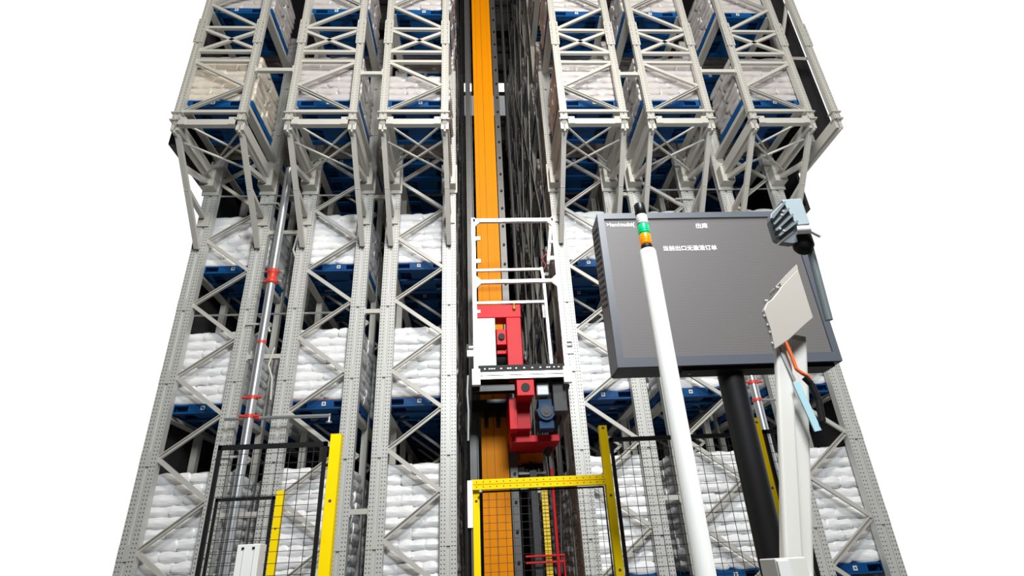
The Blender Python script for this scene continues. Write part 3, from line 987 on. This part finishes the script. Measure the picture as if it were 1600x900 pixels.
# ------------------------------------------------------------------ white pole with signal light
pole = thing('signal_light_pole', 'white round pole topped by a white, green and orange signal light', 'signal light', (1.072, 3.0, 0))
obj('pole', MB().lathe((0, 0, 0), [(.052, 0), (.052, 3.33), (.046, 3.345), (.02, 3.35)], 28), WHITEP, pole)
z = 3.345
for nm, h, r, m in (('base_collar', .038, .035, BLACK), ('orange_lens', .075, .037, ORNL), ('green_lens', .068, .037, GREENL), ('white_lens', .072, .037, CLEARL), ('black_cap', .085, .036, BLACKG)):
    p = MB().lathe((0, 0, z), [(r * .9, 0), (r, .004), (r, h - .006), (r * .9, h)], 24)
    if nm.endswith('lens'):
        for q in range(4):
            p.lathe((0, 0, z + .01 + q * h * .22), [(r, 0), (r + .0015, .003), (r, .006)], 24)
    obj(nm, p, m, pole)
    z += h + .002

# ------------------------------------------------------------------ white machine at the right edge
mc = thing('white_machine_arm', 'off-white machine column with beige cover plate and orange cable at the right edge', 'machine', (1.45, 2.6, 0))
mx, my = 1.45, 2.6


def mq(name, mb, m, parent=None, bevel=0):
    mb.v = [(x - mx, y - my, z) for x, y, z in mb.v]
    return obj(name, mb, m, parent or mc, bevel=bevel)


pl = mq('cover_plate', MB().poly([(1.72, 2.968), (1.60, 2.865), (1.575, 2.835), (1.53, 2.79), (1.498, 2.772), (1.472, 2.73), (1.480, 2.62), (1.474, 2.516), (1.56, 2.565), (1.655, 2.635), (1.72, 2.68)], 2.57, 2.60), BEIGE, bevel=.004)
mq('plate_fold', MB().poly([(1.72, 2.995), (1.60, 2.885), (1.60, 2.865), (1.72, 2.968)], 2.57, 2.70), BEIGE, pl)
sc = MB()
for x, z in ((1.477, 2.70), (1.481, 2.65), (1.483, 2.61), (1.480, 2.55), (1.585, 2.86), (1.505, 2.785)):
    sc.tube((x - .012, 2.585, z), (x + .006, 2.585, z), .010, 10)
mq('screw', sc, GALV, pl)
mq('column', MB().bar((1.55, 2.63, 2.56), (1.305, 2.63, 1.45), .08, .04, (0, 1, 0)).bar((1.645, 2.69, 2.6), (1.345, 2.69, 1.45), .12, .08, (0, 1, 0)), OFFW, bevel=.012)
mq('inner_panel', MB().bar((1.66, 2.66, 2.62), (1.56, 2.66, 2.2), .09, .01, (0, 1, 0)), BEIGE)
mq('base_column', MB().box(1.2, 1.42, 2.62, 2.85, 0.01, 1.5), OFFW)
mq('orange_cable', MB().path([(1.54, 2.58, 2.58), (1.552, 2.575, 2.47), (1.553, 2.57, 2.41), (1.575, 2.565, 2.385), (1.60, 2.565, 2.37), (1.615, 2.57, 2.30), (1.62, 2.57, 2.2)], .009, 10), ORCABLE)
mq('black_cable', MB().path([(1.575, 2.56, 2.365), (1.60, 2.56, 2.33), (1.612, 2.56, 2.25), (1.60, 2.56, 2.15)], .016, 10), RUBBER)
mq('blue_strip', MB().bar((1.535, 2.575, 2.345), (1.575, 2.575, 2.11), .035, .008, (0, 1, 0)), LBLUE)
mq('slot_profile', MB().bar((1.515, 2.61, 2.54), (1.545, 2.60, 2.36), .012, .01, (0, 1, 0)), GALV)
bx = thing('white_junction_box', 'small white box in the bottom right corner at the foot of the machine', 'box', (1.2, 2.4, 1.35))
obj('body', MB().box(-.055, .07, 0, .14, 0, .24), OFFW, bx, bevel=.004)
obj('lid', MB().box(-.052, -.005, -.012, 0, .1, .232), WHITEP, bx, bevel=.002)

# grey ribbed sensor housing
sn = thing('sensor_housing', 'blue-grey ribbed metal housing at the right edge above the beige plate', 'sensor', (1.80, 2.6, 3.13))
sx, sz = 1.80, 3.13
mb = MB()
mb.poly([(x - sx, z - sz) for x, z in ((1.668, 3.30), (1.68, 3.34), (1.775, 3.425), (1.80, 3.28), (1.82, 3.255), (1.69, 3.165), (1.67, 3.18))], -.0, .05)
obj('ribbed_end', mb, SENSD, sn, bevel=.006)
obj('cover', MB().poly([(x - sx, z - sz) for x, z in ((1.765, 3.432), (1.885, 3.44), (1.885, 3.26), (1.815, 3.255), (1.80, 3.275))], -.01, .06), SENS, sn, bevel=.006)
rb = MB()
for a, b in (((1.668, 3.295), (1.772, 3.405)), ((1.666, 3.255), (1.782, 3.36)), ((1.666, 3.215), (1.795, 3.32)), ((1.675, 3.18), (1.81, 3.275))):
    rb.bar((a[0] - sx, -.012, a[1] - sz), (b[0] - sx, -.012, b[1] - sz), .012, .025, (0, 1, 0))
obj('rib', rb, SENSD, sn)
sw = MB()
for x, z in ((1.742, 3.34), (1.725, 3.315), (1.69, 3.225), (1.71, 3.21)):
    sw.tube((x - sx, -.01, z - sz), (x - sx, -.028, z - sz), .008, 10)
obj('screw', sw, GALV, sn)
obj('underside', MB().poly([(x - sx, z - sz) for x, z in ((1.70, 3.16), (1.82, 3.243), (1.885, 3.25), (1.885, 3.18), (1.76, 3.15))], .01, .05), SENSD, sn)
obj('lens_hood', MB().lathe((1.84 - sx, .04, 3.10 - sz), [(.02, 0), (.04, .015), (.055, .04), (.055, .10)], 20), RUBBER, sn)
obj('cable_gland', MB().tube((1.79 - sx, -.02, 3.215 - sz), (1.85 - sx, -.05, 3.20 - sz), .024, 8).tube((1.84 - sx, -.045, 3.20 - sz), (1.885 - sx, -.06, 3.15 - sz), .012, 8), WHITEP, sn)
br = obj('arm', MB().tube((.075, .04, .05), (.075, .08, -.42), .02), SENSD, sn)
